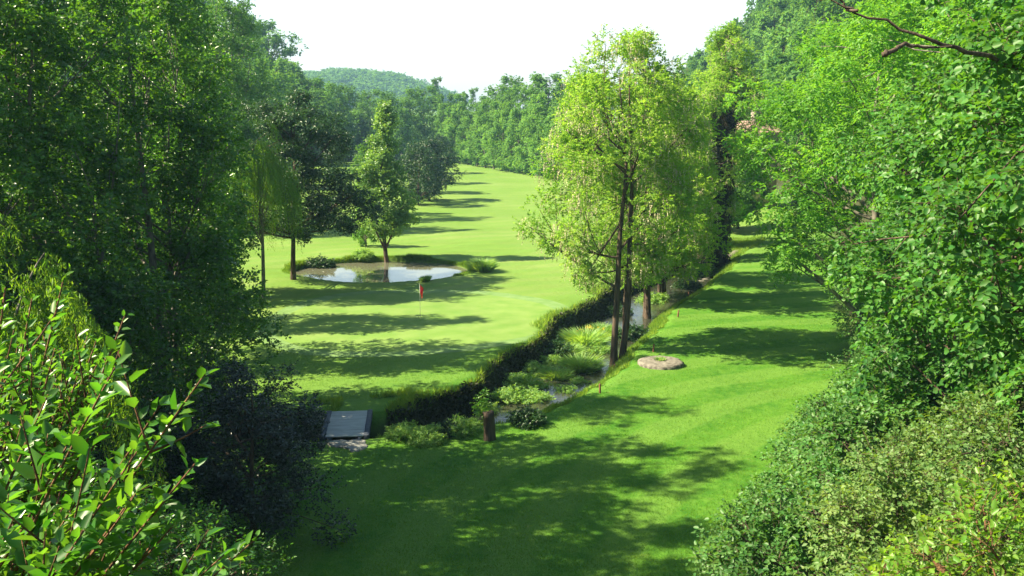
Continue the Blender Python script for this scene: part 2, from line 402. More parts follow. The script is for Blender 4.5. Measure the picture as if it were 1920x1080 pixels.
# water
def water_mat(name, body, rough=.03, bumpscale=3, bump=.05, ior=1.33):
    m, t, N = nodes(name); L = t.links.new
    p = N("ShaderNodeBsdfPrincipled"); p.inputs['Base Color'].default_value = rgb(body); p.inputs['Roughness'].default_value = rough
    p.inputs['IOR'].default_value = ior
    tc = N("ShaderNodeTexCoord"); no = N("ShaderNodeTexNoise"); no.inputs['Scale'].default_value = bumpscale; no.inputs['Detail'].default_value = 3
    L(tc.outputs['Object'], no.inputs['Vector']); b = N("ShaderNodeBump"); b.inputs['Strength'].default_value = bump; b.inputs['Distance'].default_value = .1
    L(no.outputs['Fac'], b.inputs['Height']); L(b.outputs[0], p.inputs['Normal'])
    o = N("ShaderNodeOutputMaterial"); L(p.outputs[0], o.inputs[0]); return m
M['pond'] = water_mat("water_pond", (.13, .135, .09), .03, 2.5, .02, 2.6)
M['stream'] = water_mat("water_stream", (.035, .04, .025), .03, 5, .15)
mb = MB(); na = 96; a = np.linspace(0, 2 * np.pi, na, endpoint=False)
mb.add(np.concatenate([[[PC[0], PC[1], -.26]], np.stack([PC[0] + PA * 1.12 * np.cos(a), PC[1] + PB * 1.12 * np.sin(a), np.full(na, -.26)], -1)]),
       np.stack([np.zeros(na, int), 1 + np.arange(na), 1 + (np.arange(na) + 1) % na], -1))
tag(link("pond_water", mb.mesh("pond_water", M['pond'])), None, None, kind="structure")
mb = MB(); kp = SP[:, 1] < 80; s = SP[kp][::4]; tn = ST[kp][::4]; nrm = np.stack([-tn[:, 1], tn[:, 0]], -1); n = len(s)
zz = np.full((n, 1), -1.14)
V = np.concatenate([np.concatenate([s + nrm * 2.4, zz], 1), np.concatenate([s - nrm * 2.6, zz], 1)])
i = np.arange(n - 1); mb.add(V, np.stack([i, i + n, i + n + 1, i + 1], -1))
tag(link("stream_water", mb.mesh("stream_water", M['stream'])), None, None, kind="structure")

# ------------------------------------------------------------------ tree maker
def env(kind, t):
    t = np.clip(t, 0, 1)
    if kind == 'round': return np.sqrt(np.clip(1 - (2 * t - 1) ** 2, 0, 1))
    if kind == 'column': return np.minimum(1, (t / .12 + .15) ** .5) * (1 - t) ** .28
    if kind == 'cone': return np.minimum(1, t / .10 + .35) * (1 - t) ** .75
    if kind == 'spread': return np.minimum(1, t / .2 + .3) * np.sqrt(np.clip(1 - t ** 2.2, 0, 1))
    if kind == 'egg': return np.minimum(1, (t / .28 + .08) ** .5) * np.clip(1 - ((t - .28) / .76).clip(0, 1) ** 2, 0, 1) ** .45
    if kind == 'dome': return np.sqrt(np.clip(1 - t ** 2, 0, 1))
def make_tree(seed, h, base, R, kind, nclump, ns, k, slen, L, W, leaf, bark, tr=.2, crad=.28, droop=.3, up=.5, nlimb=9, shape='diamond',
              blossom=0, twigs=False, stems=None, lean=(0, 0), out=1.0, inner=.3, flat=.8, window=None):
    rng = np.random.default_rng(seed)
    # clumps of foliage
    C = []
    while len(C) < nclump:
        t = rng.random(); e = env(kind, t)
        if rng.random() > e + .12: continue
        a = rng.random() * 2 * np.pi
        lob = 1 + .22 * math.sin(3 * a + 5 * t + seed) + .15 * math.sin(5 * a - 9 * t + seed * 2)
        r = e * R * lob * (inner + (1 - inner) * math.sqrt(rng.random()))
        zc = base + t * (h - base)
        if window and abs(r * math.cos(a)) < window[0] and r * math.sin(a) < .6 and zc < window[1] and rng.random() < .93: continue
        C.append((r * math.cos(a) + lean[0] * zc / h, r * math.sin(a) + lean[1] * zc / h, zc))
    C = np.array(C); cr = R * crad * (.6 + .8 * rng.random(len(C)))
    cr *= .45 + .55 * env(kind, (C[:, 2] - base) / (h - base))
    tb = MB()
    # trunk or several stems
    if stems is None: stems = [(0, 0, tr, lean[0], lean[1], h * .94)]
    spaths = []
    for (sx_, sy_, r0, tx, ty, sh) in stems:
        n = 14; t = np.linspace(0, 1, n)
        ph = rng.random(4) * 6
        p = np.stack([sx_ + (tx - sx_) * t ** 1.2 + .012 * h * (np.sin(5 * t + ph[0]) - math.sin(ph[0])) * (1 + .3 * np.sin(11 * t)), sy_ + (ty - sy_) * t ** 1.2 + .012 * h * (np.sin(4 * t + ph[1]) - math.sin(ph[1])), t * sh - .25 * (1 - t)], -1)
        rad = r0 * ((1 - t) ** .8 * .9 + .05); rad[0] *= 1.35; p[0, 2] = -.3; rad[1] *= 1.03
        tube(tb, p, rad, 10); spaths.append((p, rad))
    # limbs
    K = min(nlimb, len(C)); T = C[rng.choice(len(C), K, replace=False)]
    own = ((C[:, None] - T[None]) ** 2).sum(-1).argmin(1)
    for q in range(K):
        p, rad = spaths[q % len(spaths)]; tgt = T[q]
        hd = math.hypot(tgt[0] - p[-1, 0] * tgt[2] / h, tgt[1])
        z0 = np.clip(tgt[2] - hd * (.35 + .5 * rng.random()) - .06 * h, base * (.95 + .3 * rng.random() if kind == 'spread' else .8 + 1.3 * rng.random() if kind == 'egg' else .55), h * .85)
        s0 = np.array([np.interp(z0, p[:, 2], p[:, c]) for c in range(3)]); r0 = np.interp(z0, p[:, 2], rad)
        mid = s0 * .45 + tgt * .55 + np.array([0, 0, -.06 * hd]) + rng.normal(size=3) * .05 * hd
        path = bez(s0, mid, tgt, 8); rr = r0 * (.38 if kind == 'egg' else .5) * (1 - np.linspace(0, 1, 8)) ** .7 + .02
        tube(tb, path, rr, 6, False)
        for c in np.where(own == q)[0]:
            u = rng.uniform(.3, .9); ii = u * 7; i0 = int(ii); a_ = path[i0] + (path[min(7, i0 + 1)] - path[i0]) * (ii - i0)
            ra = np.interp(ii, range(8), rr) * .6
            b_ = C[c]; m_ = (a_ + b_) / 2 + rng.normal(size=3) * .08 * np.linalg.norm(b_ - a_)
            tube(tb, bez(a_, m_, b_, 5), np.linspace(ra, .012, 5), 4, False)
    lm = MB(); RR = np.stack([cr, cr, cr * flat], -1)
    sprays(rng, lm, C, RR, ns, k, slen, L, W, droop, up, .35, shape, tb if twigs else None, out)
    out_ = [("trunk", tb.mesh("trunk", M[bark], True)), ("crown", lm.mesh("crown", M[leaf]))]
    if blossom:
        bm_ = MB(); sel = C[rng.choice(len(C), max(3, int(len(C) * .75)), replace=False)]
        sprays(rng, bm_, sel, np.full(len(sel), cr.mean() * 1.12), blossom, 7, .22, .075, .055, 2.2, .2, .75, 'diamond', None, .3)
        out_.append(("blossom", bm_.mesh("blossom", M['blossom'])))
    return out_

def put(name, label, cat, x, y, parts, rz=0., sc=1., group=None, dz=-.05, tilt=(0, 0)):
    return place(name, label, cat, (x, y, H1(x, y) + dz), parts, rz, sc, group, tilt)
rnd = random.Random(7)

# ------------------------------------------------------------------ woods on the hills
farA = [make_tree(100 + i, 11 + i, 2.2, 3.8, ['round', 'spread', 'round', 'column'][i], 34, 26, 5, .5, .50, .36, 'far' if i != 1 else 'farpale', 'bark', .22, .34, .2, .6, 5) for i in range(4)]
def wood(n, fn, label, group, sc=(.8, 1.3), protos=farA, name="woodland_tree"):
    k = 0; tries = 0; pts = []
    while k < n and tries < n * 60:
        tries += 1; x, y = fn()
        if any((x - a) ** 2 + (y - b) ** 2 < mind(y) ** 2 for a, b in pts): continue
        pts.append((x, y)); s_ = rnd.uniform(*sc)
        put(name, label, "tree", x, y, rnd.choice(protos), rnd.random() * 6.28, (s_, s_, s_ * rnd.uniform(.85, 1.2)), group); k += 1
def mind(y): return 3.2 + y * .006
wood(230, lambda: (lambda y: (np.interp(y, EY, EX) + 2 + rnd.random() * (14 + .17 * y), y))(rnd.uniform(112, 330)),
     "green broadleaf tree in the wood covering the steep hillside on the right", "trees of the right hillside wood")
wood(60, lambda: (lambda y: (-np.interp(y, [140, 400], [40, 66]) - 3 - rnd.random() * 60, y))(rnd.uniform(150, 330)),
     "dark green broadleaf tree on the wooded rise beyond the pond at left", "trees of the left hillside wood")
# far ridge: one mass
mb = MB(); rng = np.random.default_rng(5); C = []
while len(C) < 900:
    x, y = rng.uniform(-330, 10), rng.uniform(700, 960)
    z = H1(x, y)
    if z < 9 + rng.random() * 6: continue
    C.append((x, y, z + 5 + rng.random() * 3))
C = np.array(C)
sprays(rng, mb, C, np.stack([np.full(900, 6.5), np.full(900, 6.5), 4.5 + 3 * rng.random(900)], -1), 26, 5, 1.4, 2.1, 1.6, .2, .8, .6)
tag(link("ridge_woodland", mb.mesh("ridge_woodland", M['far'])), "hazy blue green wood covering the distant ridge", "woodland", kind="stuff")

# ------------------------------------------------------------------ trees round the fairway
mid = [make_tree(200, 15, 1.0, 3.0, 'column', 60, 34, 6, .45, .30, .20, 'farpale', 'bark_grey', .2, .34, .3, .5, 8),
       make_tree(201, 16, 2.0, 4.2, 'round', 70, 34, 6, .5, .32, .22, 'far', 'bark', .25, .3, .3, .5, 8),
       make_tree(202, 13, .6, 2.6, 'spread', 55, 34, 6, .45, .28, .20, 'farpale', 'bark_grey', .2, .36, .5, .5, 8),
       make_tree(203, 19, 1.0, 1.8, 'column', 45, 34, 6, .45, .28, .18, 'far', 'bark', .2, .4, .1, .4, 6)]
row = [(832, 301), (848, 303), (862, 305), (878, 307), (894, 310), (910, 312), (926, 315), (942, 317), (958, 320), (974, 322), (990, 325), (1006, 328), (1022, 331), (1040, 334), (1062, 337), (1086, 340)]
for k, (px, py) in enumerate(row):
    x, y, z = onground(px, py + 2)
    put("fairway_tree", "pale green full-skirted tree in the row along the far side of the fairway", "tree", x, y, mid[[0, 2, 0, 2, 2, 0][k % 6]], k * 1.7, rnd.uniform(.82, 1.02), "row of trees along the far fairway edge")
for k, (px, d, p_, s_) in enumerate([(700, 240, 1, 1.0), (735, 225, 1, .95), (770, 232, 1, 1.0), (800, 240, 1, 1.05), (822, 262, 3, 1.05), (845, 262, 0, 1.0), (872, 262, 3, .85), (890, 255, 3, .9), (905, 235, 1, .9), (935, 222, 1, 1.05),
                                     (965, 215, 1, 1.15), (1000, 208, 1, 1.15), (1030, 205, 1, 1.15), (1065, 200, 1, 1.05), (1095, 195, 0, 1.0), (1120, 190, 1, 1.0), (660, 230, 1, 1.05), (625, 215, 1, 1.05), (590, 205, 1, 1.1), (640, 232, 0, .9), (680, 225, 1, .8), (760, 215, 2, .9)]):
    x = (px - 960) / FPX * d
    put("valley_tree", "tall mixed green tree standing behind the fairway row on the valley floor", "tree", x, d, mid[p_], k * 2.1, s_, "tall trees behind the fairway")
for k, (px, d, p_, s_) in enumerate([(500, 175, 1, 1.25), (560, 225, 0, 1.35), (530, 205, 0, 1.3), (518, 230, 1, 1.4), (590, 240, 1, 1.15), (632, 215, 2, .9), (655, 225, 1, .75), (478, 150, 1, 1.2), (612, 235, 0, 1.0), (715, 215, 2, .85), (745, 215, 1, .75), (545, 190, 2, 1.1)]):
    x = (px - 960) / FPX * d
    put("parkland_tree", "mid green bushy tree standing beyond the pond on the left", "tree", x, d, mid[p_], k * 2.1 + 1, s_, "bushy trees beyond the pond")
dome = make_tree(210, 7, .8, 2.9, 'round', 50, 44, 6, .35, .20, .13, 'dark', 'bark', .13, .3, .2, .5, 6)
for k, (px, py, s_) in enumerate([(785, 384, .95), (806, 377, 1.08), (802, 362, 1.0), (810, 345, 1.0), (822, 325, .95)]):
    x, y, z = onground(px, py)
    put("dome_tree", "small dark round-headed tree in the line left of the fairway", "tree", x, y, dome, k * 1.3, s_, "small round trees left of the fairway")
for k, (x, y, p_, s_) in enumerate([(-16, 112, 1, .5), (-14, 98, 2, .5), (-12.7, 86, 2, .38)]):
    put("orchard_tree", "loose green tree on the grass behind the conical pond tree", "tree", x, y, mid[p_], k, s_, "young trees behind the pond")

# the two pond trees
x, y, z = onground(725, 487)
pt = make_tree(220, 13.2, 3.2, 2.2, 'cone', 75, 60, 6, .4, .19, .13, 'silver', 'bark', .2, .33, -.1, .4, 14)
put("conical_tree", "upright conical green tree on the far bank of the pond", "tree", x, y + .4, pt)
x, y, z = onground(550, 524)
pt = make_tree(221, 12.8, 3.0, 5.2, 'spread', 110, 80, 6, .5, .18, .11, 'dark', 'bark', .19, .2, .25, .8, 20, flat=.28, inner=.2)
put("spreading_tree", "dark tree with level spreading branches at the near left corner of the pond", "tree", x, y, pt)

# ------------------------------------------------------------------ left wall of poplars
pop = [make_tree(300 + i, 20 + i, 1.0, 3.6, 'column', 165, 42, 8, .5, .15, .115, 'poplar', 'bark_grey', .24, .24, .1, .35, 26, stems=st_) for i, st_ in enumerate([
    [(0, 0, .22, .5, 0, 17), (.6, .3, .12, 2.0, .8, 15), (-.5, -.2, .12, -1.6, -.5, 14)], [(0, 0, .22, -.3, 0, 18), (.5, -.5, .13, 1.4, -1.6, 15)]])]
for k, (x, y, s_) in enumerate([(-12.2, 26.0, .84), (-11.6, 31.5, .86), (-13.2, 38, (.9, .9, .96)), (-15.7, 46, (.92, .92, 1.0)), (-18.2, 54, .80), (-14.0, 28.8, .86), (-16.5, 36, .85), (-14.2, 22.5, .9), (-20, 62, .85), (-29.5, 106, 1.2), (-27.2, 96, 1.1)]):
    put("poplar_tree", "tall dark glossy-leaved poplar in the dense wall of trees at left", "tree", x, y, pop[k % 2], k * 1.9, s_, "poplars forming the left wall of trees")

# dark conical shrub
rng = np.random.default_rng(41)
dk = make_tree(310, 5.2, .1, 2.0, 'dome', 70, 70, 7, .25, .09, .05, 'laurel', 'bark', .1, .3, .0, .5, 8, inner=.5)
put("evergreen_shrub", "blackish green conical evergreen shrub beside the lawn at lower left", "shrub", -7.2, 26.3, dk)
dk2 = make_tree(311, 3.6, .1, 2.2, 'dome', 60, 70, 7, .25, .09, .055, 'dark', 'bark', .1, .3, .0, .5, 8, inner=.5)
put("understorey_shrub", "dark rounded shrub below the poplars left of the blackish evergreen", "shrub", -10.2, 25, dk2)
put("understorey_shrub", "dark low shrub between the poplars and the putting green", "shrub", -11.5, 35.5, dk2, 2, .8)

# willows
def willow(seed, h, R, nst, maxlen, mat, tr=.26):
    rng = np.random.default_rng(seed); tb = MB(); lm = MB()
    n = 12; t = np.linspace(0, 1, n)
    tube(tb, np.stack([.1 * np.sin(4 * t) * h * .1, .1 * np.cos(3 * t), t * h * .9 - .3], -1), tr * (1 - t) ** .7 + .03, 10)
    nb = 60; b = rng.integers(nb, size=nst); ab = rng.random(nb) * 6.283; eb = np.sqrt(rng.random(nb)); zb = rng.normal(size=nb) * .7; lb = .35 + .65 * rng.random(nb)
    a = ab[b] + rng.normal(size=nst) * .10; e = np.clip(eb[b] + rng.normal(size=nst) * .07, 0, 1); r = R * e * (.8 + .3 * lb[b])
    z = h * (.60 + .38 * np.sqrt(1 - e ** 2 * .95)) + zb[b] + rng.normal(size=nst) * .15
    S = np.stack([r * np.cos(a), r * np.sin(a), z], -1)
    for q in range(26):
        c = S[rng.integers(nst)]; z0 = h * rng.uniform(.35, .75); s0 = np.array([0, 0, z0])
        tube(tb, bez(s0, np.array([c[0] * .55, c[1] * .55, c[2] * .93]), c, 8), np.linspace(.05, .012, 8), 5, False)
    k = 46; j = np.linspace(0, 1, k)
    ln = maxlen * (.4 + .6 * rng.random(nst)) * lb[b]
    o = unit(np.stack([np.cos(a), np.sin(a), 0 * a], -1) + rng.normal(size=(nst, 3)) * .3)
    P = S[:, None] + o[:, None] * (.45 * (1 - np.exp(-3 * j)))[None, :, None]
    P[..., 2] -= ln[:, None] * j ** 1.15
    P += rng.normal(size=(nst, k, 3)) * .02 + (np.sin(j * 6)[None, :, None] * rng.normal(size=(nst, 1, 3)) * .08)
    ok = P[..., 2] > .4
    D = unit(rng.normal(size=(nst, k, 3)) * .45 + np.array([0, 0, -1.0])); N = rng.normal(size=(nst, k, 3))
    ti = np.clip(.5 * rng.random((nst, 1)) + .5 * rng.random((nst, k)), 0, 1); sz = .7 + .6 * rng.random((nst, k))
    leaves(lm, P[ok], D[ok], N[ok], (.13 * sz)[ok], (.026 * sz)[ok], ti[ok])
    return [("trunk", tb.mesh("trunk", M['bark_grey'], True)), ("crown", lm.mesh("crown", M[mat]))]
wil = willow(50, 8.2, 2.5, 1100, 3.6, 'willow')
put("weeping_willow", "yellow green weeping willow hanging in front of the poplars at left", "tree", -9.9, 18.0, wil, 0, (1, 1, .98))
wil2 = willow(51, 9.0, 2.8, 1100, 4.8, 'willow', .12)
x, y, z = -15.3, 63, 0
put("weeping_willow", "pale weeping willow just left of the dark spreading pond tree", "tree", x - .4, y - 1, wil2, 1, (.9, .9, 1.05))

# ------------------------------------------------------------------ locust trees by the stream
lx, ly, lz = onground(1158, 680)
loc = make_tree(400, 15.9, 4.2, 3.8, 'egg', 165, 42, 12, .38, .14, .075, 'locust', 'bark', .24, .23, .05, .5, 24,
                stems=[(-.2, -.1, .19, -.35, -.2, 14.5), (.2, .1, .18, .35, -.3, 15), (.3, .4, .09, 1.5, 1.0, 13)], blossom=34, inner=.42, window=(1.0, 10.8))
put("locust_tree", "cream flowering locust tree with several brown stems beside the round stone", "tree", lx, ly, loc, 0, 1.0)
loc2 = make_tree(401, 13.5, 2.6, 3.6, 'egg', 130, 46, 12, .4, .15, .08, 'locust', 'bark', .2, .24, .05, .5, 18, stems=[(0, 0, .2, .4, 0, 12.5), (.5, .3, .15, 1.6, .4, 12)], blossom=20, inner=.15)
x, y, z = onground(1200, 607)
put("locust_tree", "flowering locust tree standing just behind the front one by the stream", "tree", x + .5, y, loc2, 1.2, 1.12)
x, y, z = onground(1250, 572)
put("locust_tree", "smaller leafy locust tree further upstream on the right bank", "tree", x, y + 1, loc2, 3.2, .95)
# ivy covered one
x, y, z = onground(1342, 505)
iv = make_tree(402, 19.0, 4.5, 3.3, 'round', 105, 46, 10, .45, .17, .09, 'locust', 'bark', .32, .22, .1, .5, 18, lean=(.3, 0), blossom=24, inner=.2)
rng = np.random.default_rng(9); lm = MB(); t = rng.random(150)
Cx = np.stack([.3 * t ** 1.2 + rng.normal(size=150) * .15, rng.normal(size=150) * .15, t * 15.5 + .3], -1)
sprays(rng, lm, Cx, (.6 + .6 * rng.random(150)) * (1.2 - .3 * t), 70, 5, .25, .16, .13, .4, .2, .5)
iv.append(("ivy", lm.mesh("ivy", M['ivy'])))
put("ivy_clad_tree", "tall flowering locust whose trunk is wrapped in dark ivy at the lawn's far edge", "tree", x, y, iv)
for k, (px, py, s_) in enumerate([(1352, 468, .6), (1300, 470, .55), (1268, 500, .5), (1378, 447, .62), (1396, 436, .6), (1330, 440, .7)]):
    x, y, z = onground(px, py)
    put("streamside_tree", "bushy green tree on the stream bank behind the ivy-clad trunk", "tree", x, y + 3, mid[1], k, s_, "bushy trees upstream")

def P3(px, py, d):
    x = (px - 960) / FPX; yv = (540 - py) / FPX; c, s = math.cos(PITCH), math.sin(PITCH)
    return np.array([x * d, (c + yv * s) * d, CAM_H + (-s + yv * c) * d])
# ------------------------------------------------------------------ right wall of trees
ash = make_tree(500, 15, 3.0, 4.7, 'round', 120, 60, 10, .5, .19, .085, 'ash', 'bark_grey', .24, .26, .25, .8, 26, inner=.3, flat=.5)
for k, (x, y, s_, lab) in enumerate([(16.8, 46, 1.1, "bright feathery green ash overhanging the right edge of the lawn"), (23.5, 60, 1.1, "feathery ash further up the right edge of the lawn"), (21, 38, 1.15, "tall feathery ash on the slope behind the overhanging one"),
                                     (29, 78, 1.0, "feathery ash where the right lawn narrows"), (28, 52, 1.3, "ash high on the right slope"), (36, 98, 1.05, "feathery ash at the far end of the right lawn"), (33, 66, 1.3, "large ash on the upper right slope among the ashes")]):
    put("ash_tree", lab, "tree", x, y, ash, k * 2.2, s_)
lin = make_tree(510, 12, .4, 4.0, 'round', 170, 42, 7, .5, .155, .12, 'linden', 'bark', .2, .22, .35, .7, 26, shape='leaf', inner=.45, twigs=True)
for k, (x, y, s_, lab) in enumerate([(14.6, 30, .84, "broad-leaved dark green tree bulging over the lawn from the right bank"), (11.2, 20.5, .85, "broad-leaved tree filling the right side in front of the slope"),
                                     (17.5, 26, 1.1, "broad-leaved tree high on the slope at the right frame edge"), (17.2, 36.5, .95, "broad-leaved tree below the tall feathery ash"), (9.6, 14.5, .8, "nearest broad-leaved tree at the upper right corner")]):
    put("linden_tree", lab, "tree", x, y, lin, k * 2.5 + .5, s_)
bpy.context.view_layer.update()
br_tree = [o for o in COL.objects if o.get('label') == "nearest broad-leaved tree at the upper right corner"][0]
mbb = MB()
for pts in ([P3(1535, -8, 12), P3(1600, 22, 12), P3(1690, 52, 12), P3(1775, 88, 12), P3(1830, 100, 12.6), P3(1900, 130, 13.8)], [P3(1775, 88, 12), P3(1700, 85, 11.8), P3(1655, 105, 11.6)], [P3(1600, 22, 12), P3(1575, 2, 12), P3(1560, -20, 12)]):
    pts = np.array(pts); n_ = len(pts); tt = np.linspace(0, n_ - 1, 16); pa = np.stack([np.interp(tt, range(n_), pts[:, c]) for c in range(3)], -1)
    for _ in range(2): pa[1:-1] = (pa[:-2] + 2 * pa[1:-1] + pa[2:]) / 4
    pa += np.random.default_rng(n_).normal(size=pa.shape) * .02
    tube(mbb, pa, np.linspace(.008, .035, 16) if np.linalg.norm(pts[0] - pts[-1]) > 1 else np.linspace(.022, .006, 16), 6)
bb = link("bare_branch", mbb.mesh("bare_branch", M['bark'], True), br_tree); bb.matrix_parent_inverse = br_tree.matrix_world.inverted()
dog = make_tree(520, 3.4, .1, 2.0, 'dome', 70, 40, 7, .35, .11, .075, 'dogwood', 'bark', .06, .3, .1, .7, 12, shape='leaf', inner=.4, twigs=True)
for k, (x, y, s_, lab) in enumerate([(7.0, 23.0, .75, "low dogwood shrub at the bottom tip of the right thicket"), (9.3, 26.5, .85, "dogwood shrub second from the bottom along the lawn edge"), (11.6, 29.5, .9, "dogwood shrub below the bulging broad-leaved tree"),
                                     (13.6, 33.5, .9, "dogwood shrub in the corner where the lawn widens"), (15.9, 38.5, .9, "dogwood shrub beside the tree shadow on the lawn"), (17.8, 46, .9, "dogwood shrub under the overhanging ash"),
                                     (7.6, 19.5, 1.0, "dogwood shrub in front of the broad-leaved trees"), (9.4, 23, 1.1, "dogwood shrub in the middle of the right thicket"), (5.6, 17, .9, "dogwood shrub near the bottom of the picture"), (20.6, 56, 1.0, "dogwood shrub at the far right lawn edge")]):
    put("dogwood_shrub", lab, "shrub", x, y, dog, k * 1.7, s_)
pal = make_tree(530, 2.6, .1, 1.7, 'dome', 70, 50, 8, .25, .075, .048, 'pale', 'bark', .04, .3, .0, .6, 12, inner=.4, twigs=True)
for k, (x, y, s_, lab) in enumerate([(6.2, 12.6, 1.0, "pale small-leaved shrub in the lower right corner"), (5.9, 10.8, .62, "pale small-leaved shrub left of the one in the corner"), (7.6, 15.5, 1.0, "pale small-leaved shrub beneath the nearest broad-leaved tree")]):
    put("pale_shrub", lab, "shrub", x, y, pal, k * 1.7, s_)
lim = make_tree(540, 2.0, .1, 1.3, 'dome', 40, 26, 6, .3, .085, .05, 'lime', 'twig', .04, .3, -.2, .6, 10, shape='leaf', inner=.4, twigs=True)
put("lime_green_shrub", "bright yellow green leafy shrub at the very bottom right", "shrub", 3.35, 7.3, lim, 0, .85)
put("lime_green_shrub", "yellow green leafy shrub tucked in the bottom right corner", "shrub", 4.4, 7.9, lim, 2, .9)

# ------------------------------------------------------------------ near plum bushes at lower left
def branchy(seed, paths, L, W, per, mat, rad=.012, sub=5, sublen=.35):
    """leafy shoots: each path is a list of points; side shoots carry alternate leaves"""
    rng = np.random.default_rng(seed); tb = MB(); lm = MB()
    for pts in paths:
        pts = np.array(pts, float); n = len(pts)
        tt = np.linspace(0, n - 1, 14); pa = np.stack([np.interp(tt, range(n), pts[:, c]) for c in range(3)], -1)
        for _ in range(2): pa[1:-1] = (pa[:-2] + 2 * pa[1:-1] + pa[2:]) / 4
        tube(tb, pa, np.linspace(rad, rad * .22, 14), 6)
        allp = [(pa, 1)]
        tot = np.linalg.norm(pa[-1] - pa[0])
        for q in range(sub):
            u = rng.uniform(.12, .92) * 13; i0 = int(u); b0 = pa[i0]; dr = unit(pa[min(13, i0 + 1)] - pa[i0])
            sd_ = unit(dr * .8 + rng.normal(size=3) * .55 + np.array([0, 0, .35])); l_ = sublen * rng.uniform(.5, 1.2)
            sp = bez(b0, b0 + sd_ * l_ * .5, b0 + sd_ * l_ + np.array([0, 0, .12 * l_]), 8)
            tube(tb, sp, np.linspace(rad * .4, rad * .15, 8), 5); allp.append((sp, .8))
        for sp, f in allp:
            ln = np.linalg.norm(sp[-1] - sp[0]); m = max(5, int(ln / per)); u = np.linspace(.12 if f < 1 else .25, 1, m) ** .8
            ii = u * (len(sp) - 1); P = np.stack([np.interp(ii, range(len(sp)), sp[:, c]) for c in range(3)], -1)
            dr = unit(sp[-1] - sp[len(sp) // 2]); S = unit(np.cross(dr, [0, 0, 1.0]))
            ang = np.arange(m) * 2.4 + rng.random() * 6
            D = unit(dr[None] * .75 + S[None] * np.cos(ang)[:, None] * .9 + np.cross(S, dr)[None] * np.sin(ang)[:, None] * .5 + rng.normal(size=(m, 3)) * .2)
            N = np.array([0, 0, 1.0]) + rng.normal(size=(m, 3)) * .45
            sz = (.6 + .5 * rng.random(m)) * (1 - .35 * (u > .93))
            leaves(lm, P + D * .01, D, N, L * sz, W * sz, rng.random(m), 'leaf')
    return tb, lm
def bush(name, label, cat, rootpt, tips, seed, L, W, per, mat, rad, sub, sublen):
    root = np.array(rootpt); rng = np.random.default_rng(seed); paths = []
    for t in tips:
        t = np.array(t); m1 = root * .6 + t * .4 + np.array([0, 0, .25]) ; m2 = root * .25 + t * .75 + np.array([0, 0, .08])
        paths.append([root + rng.normal(size=3) * [.15, .15, 0], m1 + rng.normal(size=3) * .08, m2, t])
    tb, lm = branchy(seed, [np.array(p) - root for p in paths], L, W, per, mat, rad, sub, sublen)
    return place(name, label, cat, tuple(root), [("stems", tb.mesh("stems", M['twig'], True)), ("foliage", lm.mesh("foliage", M[mat]))])
def shoots(seed, box, n, d0, d1):
    r = random.Random(seed); o = []
    for _ in range(n):
        o.append(P3(r.uniform(box[0], box[2]), r.uniform(box[1], box[3]), r.uniform(d0, d1)))
    return o
r1 = P3(-420, 1330, 3.6); r1[2] = H1(r1[0], r1[1])
tips = [P3(385, 700, 3.0), P3(215, 690, 2.9), P3(365, 870, 2.9), P3(300, 760, 3.1), P3(150, 790, 3.0), P3(330, 980, 3.0), P3(480, 1010, 3.6), P3(90, 740, 3.2), P3(250, 930, 2.8), P3(420, 1040, 3.4)] + shoots(3, (-60, 820, 300, 1100), 15, 2.7, 3.6)
bush("plum_bush", "near plum bush with glossy leaves and reddish shoots in the lower left corner", "shrub", r1, tips, 61, .088, .046, .038, 'plum', .012, 6, .3)
r2 = P3(-150, 1100, 6.5); r2[2] = H1(r2[0], r2[1])
tips = [P3(235, 590, 5.5), P3(120, 520, 5.6), P3(60, 560, 5.8), P3(10, 540, 5.0), P3(180, 640, 5.8)] + shoots(4, (-100, 600, 200, 960), 46, 5.2, 7.5)
bush("plum_bush", "leafy plum bush behind the nearest one, reaching up in front of the willow", "shrub", r2, tips, 62, .085, .045, .05, 'plum', .018, 9, .5)
hb = make_tree(312, 4.0, .2, 2.1, 'dome', 90, 50, 7, .3, .075, .045, 'plum', 'bark', .07, .3, .0, .6, 14, inner=.4, twigs=True, shape='leaf')
put("hedge_shrub", "sunlit bushy shrub under the willow at the left frame edge", "shrub", -6.2, 12.5, hb, 0, 1.0)
put("hedge_shrub", "bushy shrub between the near plum leaves and the blackish evergreen", "shrub", -6.5, 17.2, hb, 2, .88)

# ------------------------------------------------------------------ waterside plants
def tuft(seed, r, h, n, W, mat, spread=.5, bend=.3):
    """blades rising from a round base"""
    rng = np.random.default_rng(seed); lm = MB()
    a = rng.random(n) * 6.283; q = r * np.sqrt(rng.random(n)) * .7
    P = np.stack([q * np.cos(a), q * np.sin(a), np.zeros(n) - .05], -1)
    D = unit(np.stack([np.cos(a) * spread * q / r, np.sin(a) * spread * q / r, np.ones(n)], -1) + rng.normal(size=(n, 3)) * .18)
    L = h * (.5 + .6 * rng.random(n)); ti = np.clip(rng.random(n) * .7 + .2, 0, 1)
    S = unit(np.cross(D, rng.normal(size=(n, 3)))); o = unit(np.stack([np.cos(a), np.sin(a), -.3 * np.ones(n)], -1))
    m_ = P + D * L[:, None] * .6; t_ = m_ + unit(D * .7 + o * bend * 2) * L[:, None] * .45; ww = W * .5
    V = np.stack([P - S * ww * .6, P + S * ww * .6, m_ + S * ww, m_ - S * ww, t_], 1).reshape(-1, 3); k = np.arange(n)[:, None] * 5
    lm.add(V, k + [0, 1, 2, 3], np.repeat(ti, 5)); lm.f.append(k + [3, 2, 4] + lm.n - len(V))
    return lm
